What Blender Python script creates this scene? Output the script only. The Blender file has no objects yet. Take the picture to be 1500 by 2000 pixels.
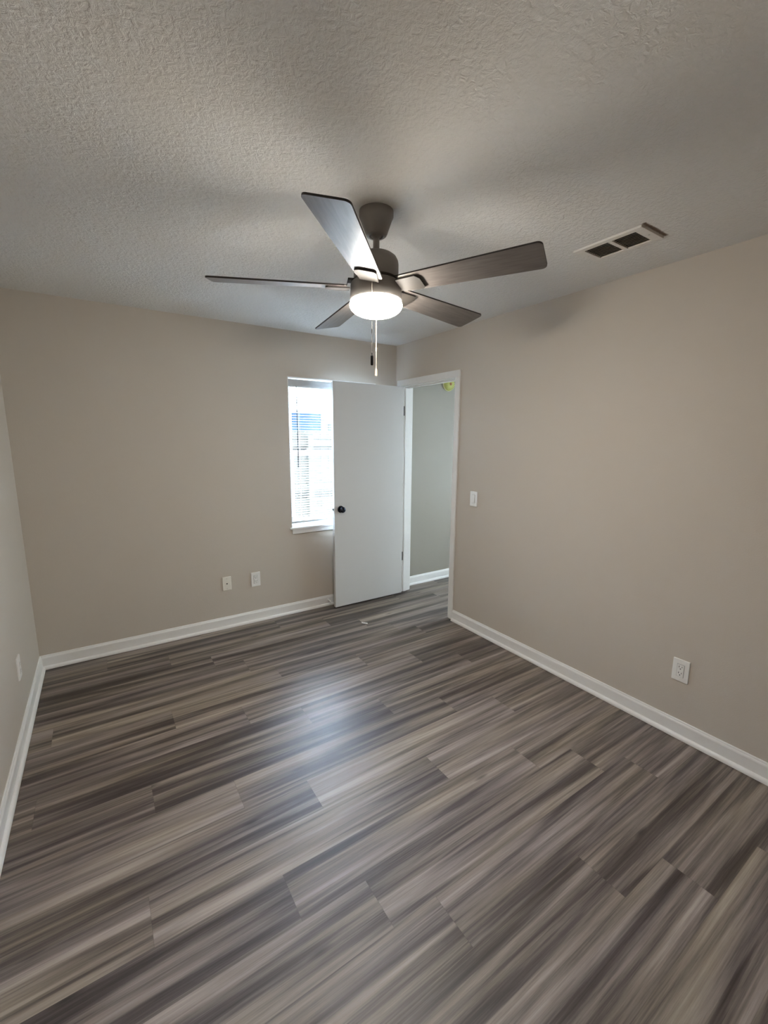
import bpy, bmesh, math, random
from mathutils import Vector, Matrix
random.seed(7)
S = bpy.context.scene
COL = S.collection

# ------------------------------------------------------------------ camera
F_PX = 840.86
YAW, PITCH, ROLL, CAM_Z = 0.582251, -0.170013, 0.0061427, 1.57273
fw = Vector((math.sin(YAW) * math.cos(PITCH), math.cos(YAW) * math.cos(PITCH), math.sin(PITCH)))
rt = Vector((math.cos(YAW), -math.sin(YAW), 0))
up = rt.cross(fw)
r2 = rt * math.cos(ROLL) + up * math.sin(ROLL)
u2 = up * math.cos(ROLL) - rt * math.sin(ROLL)
cd = bpy.data.cameras.new('camera')
cam = bpy.data.objects.new('camera', cd)
COL.objects.link(cam)
cd.sensor_fit = 'VERTICAL'
cd.sensor_height = 36.0
cd.lens = F_PX / 2000 * 36.0
cd.clip_start = 0.02
M = Matrix(((r2.x, u2.x, -fw.x, 0), (r2.y, u2.y, -fw.y, 0), (r2.z, u2.z, -fw.z, CAM_Z), (0, 0, 0, 1)))
cam.matrix_world = M
S.camera = cam

# ------------------------------------------------------------------ world, exposure
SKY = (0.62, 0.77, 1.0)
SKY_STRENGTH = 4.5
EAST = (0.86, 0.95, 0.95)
SKY_GLOW = 13.0               # extra brightness added to the sky low in the east, lights the hallway
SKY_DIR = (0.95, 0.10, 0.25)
HIGH_GLOW = 250.0             # glow added to the sky above the view, brightens floor and ceiling
HIGH_GLOW_DIR = (0.25, 0.70, 0.67)
LAMP = (1.0, 0.94, 0.85)
LAMP_STRENGTH = 180.0
w = bpy.data.worlds.new('sky')
S.world = w
w.use_nodes = True
bg = w.node_tree.nodes['Background']
bg.inputs[0].default_value = (*SKY, 1)
wt = w.node_tree
_tc = wt.nodes.new('ShaderNodeTexCoord')
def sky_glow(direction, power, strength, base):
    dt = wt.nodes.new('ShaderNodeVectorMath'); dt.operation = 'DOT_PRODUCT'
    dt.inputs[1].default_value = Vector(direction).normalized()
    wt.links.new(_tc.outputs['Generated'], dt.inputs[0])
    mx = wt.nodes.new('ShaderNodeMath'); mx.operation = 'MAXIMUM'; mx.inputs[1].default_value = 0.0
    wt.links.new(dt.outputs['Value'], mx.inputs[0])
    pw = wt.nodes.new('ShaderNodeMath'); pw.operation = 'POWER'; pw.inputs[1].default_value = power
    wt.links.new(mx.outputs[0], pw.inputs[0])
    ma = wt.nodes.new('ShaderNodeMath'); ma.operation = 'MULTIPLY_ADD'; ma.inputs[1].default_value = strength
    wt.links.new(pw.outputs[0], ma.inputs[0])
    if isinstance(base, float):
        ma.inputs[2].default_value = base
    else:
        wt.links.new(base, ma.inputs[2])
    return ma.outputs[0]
wt.links.new(sky_glow(HIGH_GLOW_DIR, 5.0, HIGH_GLOW, SKY_STRENGTH), bg.inputs[1])
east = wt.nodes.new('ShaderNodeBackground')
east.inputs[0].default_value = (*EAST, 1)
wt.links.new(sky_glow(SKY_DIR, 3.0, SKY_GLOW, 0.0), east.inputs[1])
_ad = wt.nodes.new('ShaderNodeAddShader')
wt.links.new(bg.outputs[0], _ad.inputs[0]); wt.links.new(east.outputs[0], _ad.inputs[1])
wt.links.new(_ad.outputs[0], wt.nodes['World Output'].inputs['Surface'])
S.view_settings.view_transform = 'Standard'
S.view_settings.look = 'None'
S.view_settings.gamma = 1.0
S.view_settings.use_curve_mapping = False
S.view_settings.exposure = 0.0
S.cycles.use_denoising = True
S.cycles.max_bounces = 14
S.cycles.diffuse_bounces = 8
S.cycles.glossy_bounces = 6
S.cycles.transparent_max_bounces = 12
S.cycles.sample_clamp_indirect = 30.0

SUN_STRENGTH = 130.0
sd = bpy.data.lights.new('sun', 'SUN')
sd.energy = SUN_STRENGTH
sd.color = (0.76, 0.89, 1.0)
sd.angle = math.radians(0.6)
sun = bpy.data.objects.new('sun', sd)
COL.objects.link(sun)
sun.location = (0, -6, 20)
sun.rotation_euler = Vector((0.10, 0.27, -0.96)).to_track_quat('-Z', 'Y').to_euler()

# ------------------------------------------------------------------ room dimensions
L, R, D, H, FRONT = -0.457, 2.469, 3.548, 2.44, -0.60
WT = 0.125                       # inner wall thickness
HALL_R, HALL_Y, HALL_F = 4.30, 3.585, 0.9
HWY0, HWY1, HWZ0, HWZ1 = 1.80, 3.00, 0.60, 2.06   # window at the hallway's far end
OX0, OX1 = 1.365, 2.235          # window opening
OZ0, OZ1 = 0.772, 2.075
WALL_OUT = D + 0.15
JY0, JY1, JZ = 2.703, 3.452, 2.054   # clear door opening

# ------------------------------------------------------------------ helpers
def new_mat(name):
    m = bpy.data.materials.new(name)
    m.use_nodes = True
    nt = m.node_tree
    return m, nt, nt.nodes['Principled BSDF']

def N(nt, kind, **kw):
    n = nt.nodes.new(kind)
    for k, v in kw.items():
        setattr(n, k, v)
    return n

def simple(name, col, rough=0.5, metal=0.0, spec=0.5, bump=None):
    m, nt, b = new_mat(name)
    b.inputs['Roughness'].default_value = rough
    b.inputs['Metallic'].default_value = metal
    b.inputs['Specular IOR Level'].default_value = spec
    tc = N(nt, 'ShaderNodeTexCoord')
    no = N(nt, 'ShaderNodeTexNoise')
    no.inputs['Scale'].default_value = bump[0] if bump else 30
    no.inputs['Detail'].default_value = 3
    nt.links.new(tc.outputs['Object'], no.inputs['Vector'])
    mx = N(nt, 'ShaderNodeMix', data_type='RGBA')
    mx.inputs['A'].default_value = (*[c * 0.97 for c in col], 1)
    mx.inputs['B'].default_value = (*[min(1, c * 1.03) for c in col], 1)
    nt.links.new(no.outputs['Fac'], mx.inputs['Factor'])
    nt.links.new(mx.outputs['Result'], b.inputs['Base Color'])
    if bump:
        bp = N(nt, 'ShaderNodeBump')
        bp.inputs['Strength'].default_value = bump[1]
        bp.inputs['Distance'].default_value = bump[2]
        nt.links.new(no.outputs['Fac'], bp.inputs['Height'])
        nt.links.new(bp.outputs['Normal'], b.inputs['Normal'])
    return m

def link(name, bm, mat, parent=None, smooth=False, **tags):
    me = bpy.data.meshes.new(name)
    bmesh.ops.recalc_face_normals(bm, faces=bm.faces)
    bm.to_mesh(me)
    bm.free()
    if smooth:
        for p in me.polygons:
            p.use_smooth = True
        me.set_sharp_from_angle(angle=math.radians(40))
    o = bpy.data.objects.new(name, me)
    if isinstance(mat, (list, tuple)):
        for q in mat:
            me.materials.append(q)
    else:
        me.materials.append(mat)
    COL.objects.link(o)
    if parent is not None:
        o.parent = parent
        o.matrix_parent_inverse = Matrix.Translation(parent.location).inverted()
    for k, v in tags.items():
        o[k] = v
    return o

def thing(name, label, cat, loc=(0, 0, 0), group=None, kind=None):
    o = bpy.data.objects.new(name, None)
    o.empty_display_size = 0.05
    o.location = loc
    COL.objects.link(o)
    o['label'] = label
    o['category'] = cat
    if group:
        o['group'] = group
    if kind:
        o['kind'] = kind
    return o

def structure(name, bm, mat, label, cat, **k):
    return link(name, bm, mat, None, kind='structure', label=label, category=cat, **k)

def box(bm, x0, x1, y0, y1, z0, z1, bev=0.0, seg=2, mi=0):
    vs = [bm.verts.new((x, y, z)) for x in (x0, x1) for y in (y0, y1) for z in (z0, z1)]
    idx = [(0, 1, 3, 2), (4, 6, 7, 5), (0, 4, 5, 1), (2, 3, 7, 6), (0, 2, 6, 4), (1, 5, 7, 3)]
    fs = [bm.faces.new([vs[i] for i in f]) for f in idx]
    for f in fs:
        f.material_index = mi
    if bev > 0:
        es = list({e for f in fs for e in f.edges})
        r = bmesh.ops.bevel(bm, geom=es, offset=bev, segments=seg, affect='EDGES', profile=0.5)
        for f in r['faces']:
            f.material_index = mi
    return fs

def lathe(bm, prof, n=48, center=(0, 0, 0), mat=None):
    rings = []
    c = Vector(center)
    n_before = len(bm.verts)
    for r, z in prof:
        if r < 1e-6:
            rings.append([bm.verts.new(c + Vector((0, 0, z)))])
        else:
            rings.append([bm.verts.new(c + Vector((r * math.cos(2 * math.pi * i / n), r * math.sin(2 * math.pi * i / n), z))) for i in range(n)])
    for a, b in zip(rings, rings[1:]):
        for i in range(n):
            j = (i + 1) % n
            if len(a) == 1 and len(b) == 1:
                continue
            if len(a) == 1:
                bm.faces.new((a[0], b[i], b[j]))
            elif len(b) == 1:
                bm.faces.new((a[i], a[j], b[0]))
            else:
                bm.faces.new((a[i], a[j], b[j], b[i]))
    if len(rings[0]) > 1:
        bm.faces.new(rings[0])
    if len(rings[-1]) > 1:
        bm.faces.new(rings[-1])
    if mat is not None:
        bm.verts.ensure_lookup_table()
        bmesh.ops.transform(bm, matrix=mat, verts=bm.verts[n_before:])

def prism(bm, pts, h0, h1):
    a = [bm.verts.new((x, y, h0)) for x, y in pts]
    b = [bm.verts.new((x, y, h1)) for x, y in pts]
    n = len(pts)
    bm.faces.new(a[::-1])
    bm.faces.new(b)
    for i in range(n):
        j = (i + 1) % n
        bm.faces.new((a[i], a[j], b[j], b[i]))

def round_poly(pts, radii, seg=5):
    out = []
    n = len(pts)
    for i in range(n):
        p = Vector(pts[i]); a = Vector(pts[i - 1]); b = Vector(pts[(i + 1) % n])
        r = radii[i]
        if r <= 0:
            out.append(tuple(p)); continue
        da = (a - p).normalized(); db = (b - p).normalized()
        ang = da.angle(db)
        t = r / math.tan(ang / 2)
        c = p + (da + db).normalized() * (r / math.sin(ang / 2))
        s = p + da * t; e = p + db * t
        v0 = s - c; v1 = e - c
        a0 = math.atan2(v0.y, v0.x); a1 = math.atan2(v1.y, v1.x)
        d = (a1 - a0 + math.pi) % (2 * math.pi) - math.pi
        for k in range(seg + 1):
            q = a0 + d * k / seg
            out.append((c.x + r * math.cos(q), c.y + r * math.sin(q)))
    return out

def tube(bm, pts, r, n=8):
    pts = [Vector(p) for p in pts]
    rings = []
    for i, p in enumerate(pts):
        d = (pts[min(i + 1, len(pts) - 1)] - pts[max(i - 1, 0)]).normalized()
        ref = Vector((1, 0, 0)) if abs(d.x) < 0.9 else Vector((0, 1, 0))
        u = d.cross(ref).normalized(); v = d.cross(u)
        rings.append([bm.verts.new(p + r * (u * math.cos(2 * math.pi * k / n) + v * math.sin(2 * math.pi * k / n))) for k in range(n)])
    for a, b in zip(rings, rings[1:]):
        for k in range(n):
            j = (k + 1) % n
            bm.faces.new((a[k], a[j], b[j], b[k]))
    bm.faces.new(rings[0]); bm.faces.new(rings[-1])

def profile_run(bm, prof, a, b, outward):
    """Extrude a (distance from wall, height) profile from a to b (x, y); outward = unit vector into the room."""
    A = [bm.verts.new((a[0] + outward[0] * t, a[1] + outward[1] * t, z)) for t, z in prof]
    B = [bm.verts.new((b[0] + outward[0] * t, b[1] + outward[1] * t, z)) for t, z in prof]
    n = len(prof)
    for i in range(n):
        j = (i + 1) % n
        bm.faces.new((A[i], A[j], B[j], B[i]))
    bm.faces.new(A[::-1]); bm.faces.new(B)

# ------------------------------------------------------------------ materials
def paint(name, col, scale, strength, dist, rough):
    m, nt, b = new_mat(name)
    b.inputs['Base Color'].default_value = (*col, 1)
    b.inputs['Roughness'].default_value = rough
    b.inputs['Specular IOR Level'].default_value = 0.35
    tc = N(nt, 'ShaderNodeTexCoord')
    no = N(nt, 'ShaderNodeTexNoise')
    no.inputs['Scale'].default_value = scale
    no.inputs['Detail'].default_value = 3
    no.inputs['Roughness'].default_value = 0.55
    nt.links.new(tc.outputs['Object'], no.inputs['Vector'])
    bp = N(nt, 'ShaderNodeBump')
    bp.inputs['Strength'].default_value = strength
    bp.inputs['Distance'].default_value = dist
    nt.links.new(no.outputs['Fac'], bp.inputs['Height'])
    nt.links.new(bp.outputs['Normal'], b.inputs['Normal'])
    return m

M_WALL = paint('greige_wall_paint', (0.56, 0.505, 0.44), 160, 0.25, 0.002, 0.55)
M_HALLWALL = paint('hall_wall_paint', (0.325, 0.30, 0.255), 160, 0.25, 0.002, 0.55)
M_TRIM = simple('white_trim_paint', (0.80, 0.79, 0.77), 0.35)
M_DOOR = paint('white_door_paint', (0.60, 0.59, 0.575), 60, 0.06, 0.001, 0.42)
M_PLATE = simple('white_plastic', (0.82, 0.81, 0.78), 0.28)
M_PLATE_OLD = simple('almond_plastic', (0.80, 0.77, 0.69), 0.4)
M_BLACK = simple('black_metal', (0.008, 0.008, 0.009), 0.55, 0.0, 0.3)
M_DARKHOLE = simple('dark_slot', (0.01, 0.01, 0.01), 0.8)
M_STEEL = simple('nickel', (0.55, 0.53, 0.50), 0.3, 1.0)

def ceiling_material():
    m, nt, b = new_mat('knockdown_ceiling_texture')
    b.inputs['Roughness'].default_value = 0.85
    b.inputs['Specular IOR Level'].default_value = 0.2
    tc = N(nt, 'ShaderNodeTexCoord')
    big = N(nt, 'ShaderNodeTexNoise'); big.inputs['Scale'].default_value = 55; big.inputs['Detail'].default_value = 5
    big.inputs['Roughness'].default_value = 0.62; big.inputs['Distortion'].default_value = 0.6
    fine = N(nt, 'ShaderNodeTexNoise'); fine.inputs['Scale'].default_value = 110; fine.inputs['Detail'].default_value = 3
    patch = N(nt, 'ShaderNodeTexNoise'); patch.inputs['Scale'].default_value = 3.5; patch.inputs['Detail'].default_value = 2
    for n in (big, fine, patch):
        nt.links.new(tc.outputs['Object'], n.inputs['Vector'])
    rp = N(nt, 'ShaderNodeMapRange'); rp.inputs['From Min'].default_value = 0.38; rp.inputs['From Max'].default_value = 0.62
    nt.links.new(big.outputs['Fac'], rp.inputs['Value'])
    pm = N(nt, 'ShaderNodeMapRange'); pm.inputs['From Min'].default_value = 0.35; pm.inputs['From Max'].default_value = 0.65
    pm.inputs['To Min'].default_value = 0.65; pm.inputs['To Max'].default_value = 1.0
    nt.links.new(patch.outputs['Fac'], pm.inputs['Value'])
    mul = N(nt, 'ShaderNodeMath', operation='MULTIPLY')
    nt.links.new(rp.outputs['Result'], mul.inputs[0]); nt.links.new(pm.outputs['Result'], mul.inputs[1])
    ad = N(nt, 'ShaderNodeMath', operation='MULTIPLY_ADD'); ad.inputs[1].default_value = 0.35
    nt.links.new(fine.outputs['Fac'], ad.inputs[0]); nt.links.new(mul.outputs[0], ad.inputs[2])
    bp = N(nt, 'ShaderNodeBump'); bp.inputs['Strength'].default_value = 0.6; bp.inputs['Distance'].default_value = 0.0055
    nt.links.new(ad.outputs[0], bp.inputs['Height'])
    nt.links.new(bp.outputs['Normal'], b.inputs['Normal'])
    # old brown scrape left on the ceiling at the end of the air vent
    sx = N(nt, 'ShaderNodeSeparateXYZ')
    wob = N(nt, 'ShaderNodeTexNoise'); wob.inputs['Scale'].default_value = 60
    nt.links.new(tc.outputs['Object'], wob.inputs['Vector'])
    nt.links.new(tc.outputs['Object'], sx.inputs['Vector'])
    def band(src, c, half, soft):
        s = N(nt, 'ShaderNodeMath', operation='SUBTRACT'); s.inputs[1].default_value = c
        nt.links.new(src, s.inputs[0])
        a = N(nt, 'ShaderNodeMath', operation='ABSOLUTE'); nt.links.new(s.outputs[0], a.inputs[0])
        q = N(nt, 'ShaderNodeMath', operation='MULTIPLY_ADD'); q.inputs[1].default_value = soft * 2
        nt.links.new(wob.outputs['Fac'], q.inputs[0]); nt.links.new(a.outputs[0], q.inputs[2])
        r = N(nt, 'ShaderNodeMapRange'); r.inputs['From Min'].default_value = half + soft * 1.6; r.inputs['From Max'].default_value = half + soft * 0.4
        nt.links.new(q.outputs[0], r.inputs['Value'])
        return r.outputs['Result']
    bx = band(sx.outputs['X'], 2.03, 0.098, 0.006)
    by = band(sx.outputs['Y'], 1.030, 0.008, 0.005)
    st = N(nt, 'ShaderNodeMath', operation='MULTIPLY'); nt.links.new(bx, st.inputs[0]); nt.links.new(by, st.inputs[1])
    mx = N(nt, 'ShaderNodeMix', data_type='RGBA')
    mx.inputs['A'].default_value = (0.755, 0.735, 0.70, 1)
    mx.inputs['B'].default_value = (0.22, 0.165, 0.13, 1)
    nt.links.new(st.outputs[0], mx.inputs['Factor'])
    nt.links.new(mx.outputs['Result'], b.inputs['Base Color'])
    return m
M_CEIL = ceiling_material()

def floor_material():
    m, nt, b = new_mat('grey_brown_laminate')
    at = N(nt, 'ShaderNodeAttribute', attribute_name='seed')
    tone = N(nt, 'ShaderNodeAttribute', attribute_name='tone')
    uv = N(nt, 'ShaderNodeUVMap', uv_map='plank')          # u: metres along, v: metres across
    su = N(nt, 'ShaderNodeSeparateXYZ'); nt.links.new(uv.outputs['UV'], su.inputs['Vector'])
    def coords(su_, sv_, sw_):
        c = N(nt, 'ShaderNodeCombineXYZ')
        for i, (o, k) in enumerate(((su.outputs['X'], su_), (su.outputs['Y'], sv_), (at.outputs['Fac'], sw_))):
            q = N(nt, 'ShaderNodeMath', operation='MULTIPLY'); q.inputs[1].default_value = k
            nt.links.new(o, q.inputs[0]); nt.links.new(q.outputs[0], c.inputs[i])
        return c.outputs[0]
    def noise(vec, detail, rough, dist=0.0):
        n = N(nt, 'ShaderNodeTexNoise'); n.inputs['Scale'].default_value = 1.0
        n.inputs['Detail'].default_value = detail; n.inputs['Roughness'].default_value = rough; n.inputs['Distortion'].default_value = dist
        nt.links.new(vec, n.inputs['Vector']); return n.outputs['Fac']
    bands = noise(coords(0.95, 21.0, 37.0), 2.0, 0.5, 0.35)
    streak = noise(coords(1.6, 95.0, 53.0), 3.0, 0.6, 0.25)
    grain = noise(coords(7.0, 240.0, 71.0), 4.0, 0.72)
    hue = noise(coords(0.9, 9.0, 91.0), 1.0, 0.5)
    def madd(a, k, c):
        q = N(nt, 'ShaderNodeMath', operation='MULTIPLY_ADD'); q.inputs[1].default_value = k
        nt.links.new(a, q.inputs[0])
        if isinstance(c, float):
            q.inputs[2].default_value = c
        else:
            nt.links.new(c, q.inputs[2])
        return q.outputs[0]
    t = madd(bands, 1.40, -0.625)
    t = madd(streak, 0.60, t)
    t = madd(grain, 0.42, t)
    t = madd(tone.outputs['Fac'], 1.0, t)
    cr = N(nt, 'ShaderNodeValToRGB')
    els = cr.color_ramp.elements
    els[0].position = 0.28; els[0].color = (0.044, 0.034, 0.030, 1)
    els[1].position = 0.98; els[1].color = (0.40, 0.35, 0.295, 1)
    for pos, c in ((0.45, (0.092, 0.075, 0.065)), (0.62, (0.185, 0.157, 0.133)), (0.80, (0.285, 0.246, 0.207))):
        e = els.new(pos); e.color = (*c, 1)
    nt.links.new(t, cr.inputs['Fac'])
    hx = N(nt, 'ShaderNodeMix', data_type='RGBA', blend_type='MULTIPLY')
    hx.inputs['Factor'].default_value = 1.0
    hr = N(nt, 'ShaderNodeValToRGB')
    hr.color_ramp.elements[0].position = 0.35; hr.color_ramp.elements[0].color = (1.0, 0.965, 0.90, 1)
    hr.color_ramp.elements[1].position = 0.65; hr.color_ramp.elements[1].color = (0.97, 0.94, 1.0, 1)
    nt.links.new(hue, hr.inputs['Fac'])
    nt.links.new(cr.outputs['Color'], hx.inputs['A']); nt.links.new(hr.outputs['Color'], hx.inputs['B'])
    # knots: sparse small dark spots
    vo = N(nt, 'ShaderNodeTexVoronoi'); vo.inputs['Scale'].default_value = 1.0
    nt.links.new(coords(3.0, 13.0, 17.0), vo.inputs['Vector'])
    kd = N(nt, 'ShaderNodeMapRange'); kd.inputs['From Min'].default_value = 0.16; kd.inputs['From Max'].default_value = 0.03
    nt.links.new(vo.outputs['Distance'], kd.inputs['Value'])
    sc = N(nt, 'ShaderNodeSeparateColor'); nt.links.new(vo.outputs['Color'], sc.inputs['Color'])
    gt = N(nt, 'ShaderNodeMath', operation='GREATER_THAN'); gt.inputs[1].default_value = 0.72
    nt.links.new(sc.outputs['Red'], gt.inputs[0])
    km = N(nt, 'ShaderNodeMath', operation='MULTIPLY'); nt.links.new(kd.outputs['Result'], km.inputs[0]); nt.links.new(gt.outputs[0], km.inputs[1])
    km2 = N(nt, 'ShaderNodeMath', operation='MULTIPLY'); km2.inputs[1].default_value = 0.8; nt.links.new(km.outputs[0], km2.inputs[0])
    kx = N(nt, 'ShaderNodeMix', data_type='RGBA'); kx.inputs['B'].default_value = (0.022, 0.017, 0.015, 1)
    nt.links.new(km2.outputs[0], kx.inputs['Factor']); nt.links.new(hx.outputs['Result'], kx.inputs['A'])
    # bevelled joint lines: edge distance stored in a second UV map
    ue = N(nt, 'ShaderNodeUVMap', uv_map='edge')
    se = N(nt, 'ShaderNodeSeparateXYZ'); nt.links.new(ue.outputs['UV'], se.inputs['Vector'])
    def line(o, half):
        a = N(nt, 'ShaderNodeMath', operation='ABSOLUTE'); nt.links.new(o, a.inputs[0])
        r = N(nt, 'ShaderNodeMapRange'); r.inputs['From Min'].default_value = half * 1.5; r.inputs['From Max'].default_value = half * 0.4
        d = N(nt, 'ShaderNodeMath', operation='SUBTRACT'); d.inputs[0].default_value = 1.0
        nt.links.new(a.outputs[0], d.inputs[1]); nt.links.new(d.outputs[0], r.inputs['Value'])
        return r.outputs['Result']
    ln = N(nt, 'ShaderNodeMath', operation='MAXIMUM')
    nt.links.new(line(se.outputs['X'], 0.0012 / 0.6), ln.inputs[0]); nt.links.new(line(se.outputs['Y'], 0.0009 / 0.09), ln.inputs[1])
    lm = N(nt, 'ShaderNodeMath', operation='MULTIPLY'); lm.inputs[1].default_value = 0.22; nt.links.new(ln.outputs[0], lm.inputs[0])
    jx = N(nt, 'ShaderNodeMix', data_type='RGBA'); jx.inputs['B'].default_value = (0.03, 0.024, 0.021, 1)
    nt.links.new(lm.outputs[0], jx.inputs['Factor']); nt.links.new(kx.outputs['Result'], jx.inputs['A'])
    nt.links.new(jx.outputs['Result'], b.inputs['Base Color'])
    rr = N(nt, 'ShaderNodeMapRange'); rr.inputs['To Min'].default_value = 0.40; rr.inputs['To Max'].default_value = 0.48
    nt.links.new(streak, rr.inputs['Value']); nt.links.new(rr.outputs['Result'], b.inputs['Roughness'])
    b.inputs['Specular IOR Level'].default_value = 0.55
    bp = N(nt, 'ShaderNodeBump'); bp.inputs['Strength'].default_value = 0.12; bp.inputs['Distance'].default_value = 0.001
    nt.links.new(grain, bp.inputs['Height']); nt.links.new(bp.outputs['Normal'], b.inputs['Normal'])
    return m
M_FLOOR = floor_material()

# ------------------------------------------------------------------ floor: laid planks with the photo's joints
ROW0, ROWH, PL = 1.1225, 0.1813, 1.228
joints = {0: .426, 1: .010, 2: .675, 3: .391, 4: .068, 5: -.361, 6: .575, 7: .222, 8: -.337, 9: .735, 10: .550, 11: .294,
          12: -.08, 13: .554, -1: .669, -2: .845, -3: .17, -4: .435, -5: .80, -6: .12, -7: .60, -8: .33, -9: .9, -10: .2}
# per-plank lightness read from the photo where a plank clearly stands out: (row, plank index from joint)
tones = {(1, -1): .07, (3, -1): .10, (2, 0): .12, (-3, 0): -.05, (4, 0): -.03, (4, -1): -.08, (5, -1): -.02, (5, 0): -.06,
         (0, -1): -.05, (0, 0): .02, (-1, 0): -.02, (-1, 1): .04, (1, 0): .04, (2, 1): -.03, (-2, 0): -.07, (-4, 1): -.07,
         (10, -1): -.10, (9, -1): -.02, (11, -1): -.08, (12, 0): -.04, (8, 0): .02, (6, 0): .08, (7, 0): .04, (-4, 0): -.02}
fb = bmesh.new()
lay_seed = fb.faces.layers.float.new('seed')
lay_tone = fb.faces.layers.float.new('tone')
uvp = fb.loops.layers.uv.new('plank')
uve = fb.loops.layers.uv.new('edge')
FX0, FX1, FY0, FY1 = L - 0.05, HALL_R + 0.05, FRONT - 0.05, HALL_Y + 0.05
for row, j0 in joints.items():
    y0 = ROW0 + row * ROWH; y1 = y0 + ROWH
    for k in range(-2, 4):
        x0 = j0 + k * PL; x1 = x0 + PL
        cx0, cx1, cy0, cy1 = max(x0, FX0), min(x1, FX1), max(y0, FY0), min(y1, FY1)
        if cx1 - cx0 < 1e-4 or cy1 - cy0 < 1e-4:
            continue
        f = fb.faces.new([fb.verts.new((x, y, 0)) for x, y in ((cx0, cy0), (cx1, cy0), (cx1, cy1), (cx0, cy1))])
        rnd = random.Random(row * 100 + k + 5000)
        f[lay_seed] = rnd.random() * 10
        f[lay_tone] = tones.get((row, k), rnd.uniform(-0.05, 0.05))
        flip = rnd.random() < 0.5
        for lp in f.loops:
            p = lp.vert.co
            lp[uvp].uv = ((p.x - x0), (p.y - y0))
            lp[uve].uv = ((p.x - x0) / PL * 2 - 1, (p.y - y0) / ROWH * 2 - 1)
floor = structure('floor', fb, M_FLOOR, 'grey brown wood look plank floor running through the room and hallway', 'floor')

# ------------------------------------------------------------------ ceiling and walls
bm = bmesh.new(); box(bm, L - .15, R + WT * .5, FRONT - .15, WALL_OUT, H, H + .12)
structure('ceiling', bm, M_CEIL, 'off white knockdown textured ceiling above the fan', 'ceiling')
bm = bmesh.new(); box(bm, R + WT * .5, HALL_R + .1, HALL_F - .1, HALL_Y + .1, H, H + .12)
structure('ceiling_hall', bm, M_CEIL, 'textured ceiling of the hallway beyond the doorway', 'ceiling')
bm = bmesh.new(); box(bm, L - .12, L, FRONT - .12, D, 0, H)
structure('wall_left', bm, M_WALL, 'greige wall at the left edge of the photo', 'wall')
bm = bmesh.new(); box(bm, L - .12, R + WT, FRONT - .12, FRONT, 0, H)
structure('wall_front', bm, M_WALL, 'greige wall behind the camera', 'wall')
bm = bmesh.new()
box(bm, L - .12, OX0, D, WALL_OUT, -.25, H); box(bm, OX1, R + WT * .5, D, WALL_OUT, -.25, H)
box(bm, OX0, OX1, D, WALL_OUT, -.25, OZ0); box(bm, OX0, OX1, D, WALL_OUT, OZ1, H)
bmesh.ops.remove_doubles(bm, verts=bm.verts, dist=1e-5)
structure('wall_back', bm, M_WALL, 'greige back wall holding the window and two low wall plates', 'wall')
bm = bmesh.new()
box(bm, R, R + WT, FRONT, JY0 - .019, 0, H); box(bm, R, R + WT, JY1 + .019, D, 0, H); box(bm, R, R + WT, JY0 - .019, JY1 + .019, JZ + .019, H)
structure('wall_right', bm, M_WALL, 'greige right wall with the doorway and the light switch', 'wall')
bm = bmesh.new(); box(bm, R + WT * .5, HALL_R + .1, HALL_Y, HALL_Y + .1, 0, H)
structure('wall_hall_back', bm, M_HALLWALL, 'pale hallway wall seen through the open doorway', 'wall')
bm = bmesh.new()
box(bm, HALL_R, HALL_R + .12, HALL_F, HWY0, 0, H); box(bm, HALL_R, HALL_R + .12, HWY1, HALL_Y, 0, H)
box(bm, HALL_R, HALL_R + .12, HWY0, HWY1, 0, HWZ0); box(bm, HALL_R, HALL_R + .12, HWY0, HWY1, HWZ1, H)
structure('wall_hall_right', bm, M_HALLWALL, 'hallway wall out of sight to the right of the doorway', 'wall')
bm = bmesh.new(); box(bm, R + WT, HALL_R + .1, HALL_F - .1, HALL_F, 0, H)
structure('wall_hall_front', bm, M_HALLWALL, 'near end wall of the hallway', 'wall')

# baseboards with shoe moulding
BT, BH = 0.012, 0.099
SHOE = 0.014
prof = [(0, 0.002), (BT + SHOE, 0.002)]
for k in range(0, 7):
    a = math.pi / 2 * k / 6
    prof.append((BT + SHOE * math.cos(a), 0.006 + SHOE * 1.35 * math.sin(a)))
prof += [(BT, 0.080), (BT - .002, 0.086), (BT - .005, 0.090), (BT - .006, 0.096), (BT - .008, BH), (0, BH)]
bm = bmesh.new(); profile_run(bm, prof, (L, D), (R, D), (0, -1))
structure('baseboard_back', bm, M_TRIM, 'white baseboard along the foot of the back wall', 'baseboard')
bm = bmesh.new(); profile_run(bm, prof, (L, FRONT), (L, D), (1, 0))
structure('baseboard_left', bm, M_TRIM, 'white baseboard along the foot of the left wall', 'baseboard')
bm = bmesh.new(); profile_run(bm, prof, (R, FRONT), (R, 2.643), (-1, 0))
structure('baseboard_right', bm, M_TRIM, 'white baseboard running from the doorway along the right wall', 'baseboard')
bm = bmesh.new(); profile_run(bm, prof, (R + WT, HALL_Y), (HALL_R, HALL_Y), (0, -1))
structure('baseboard_hall', bm, M_TRIM, 'white baseboard of the hallway seen through the doorway', 'baseboard')

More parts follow.
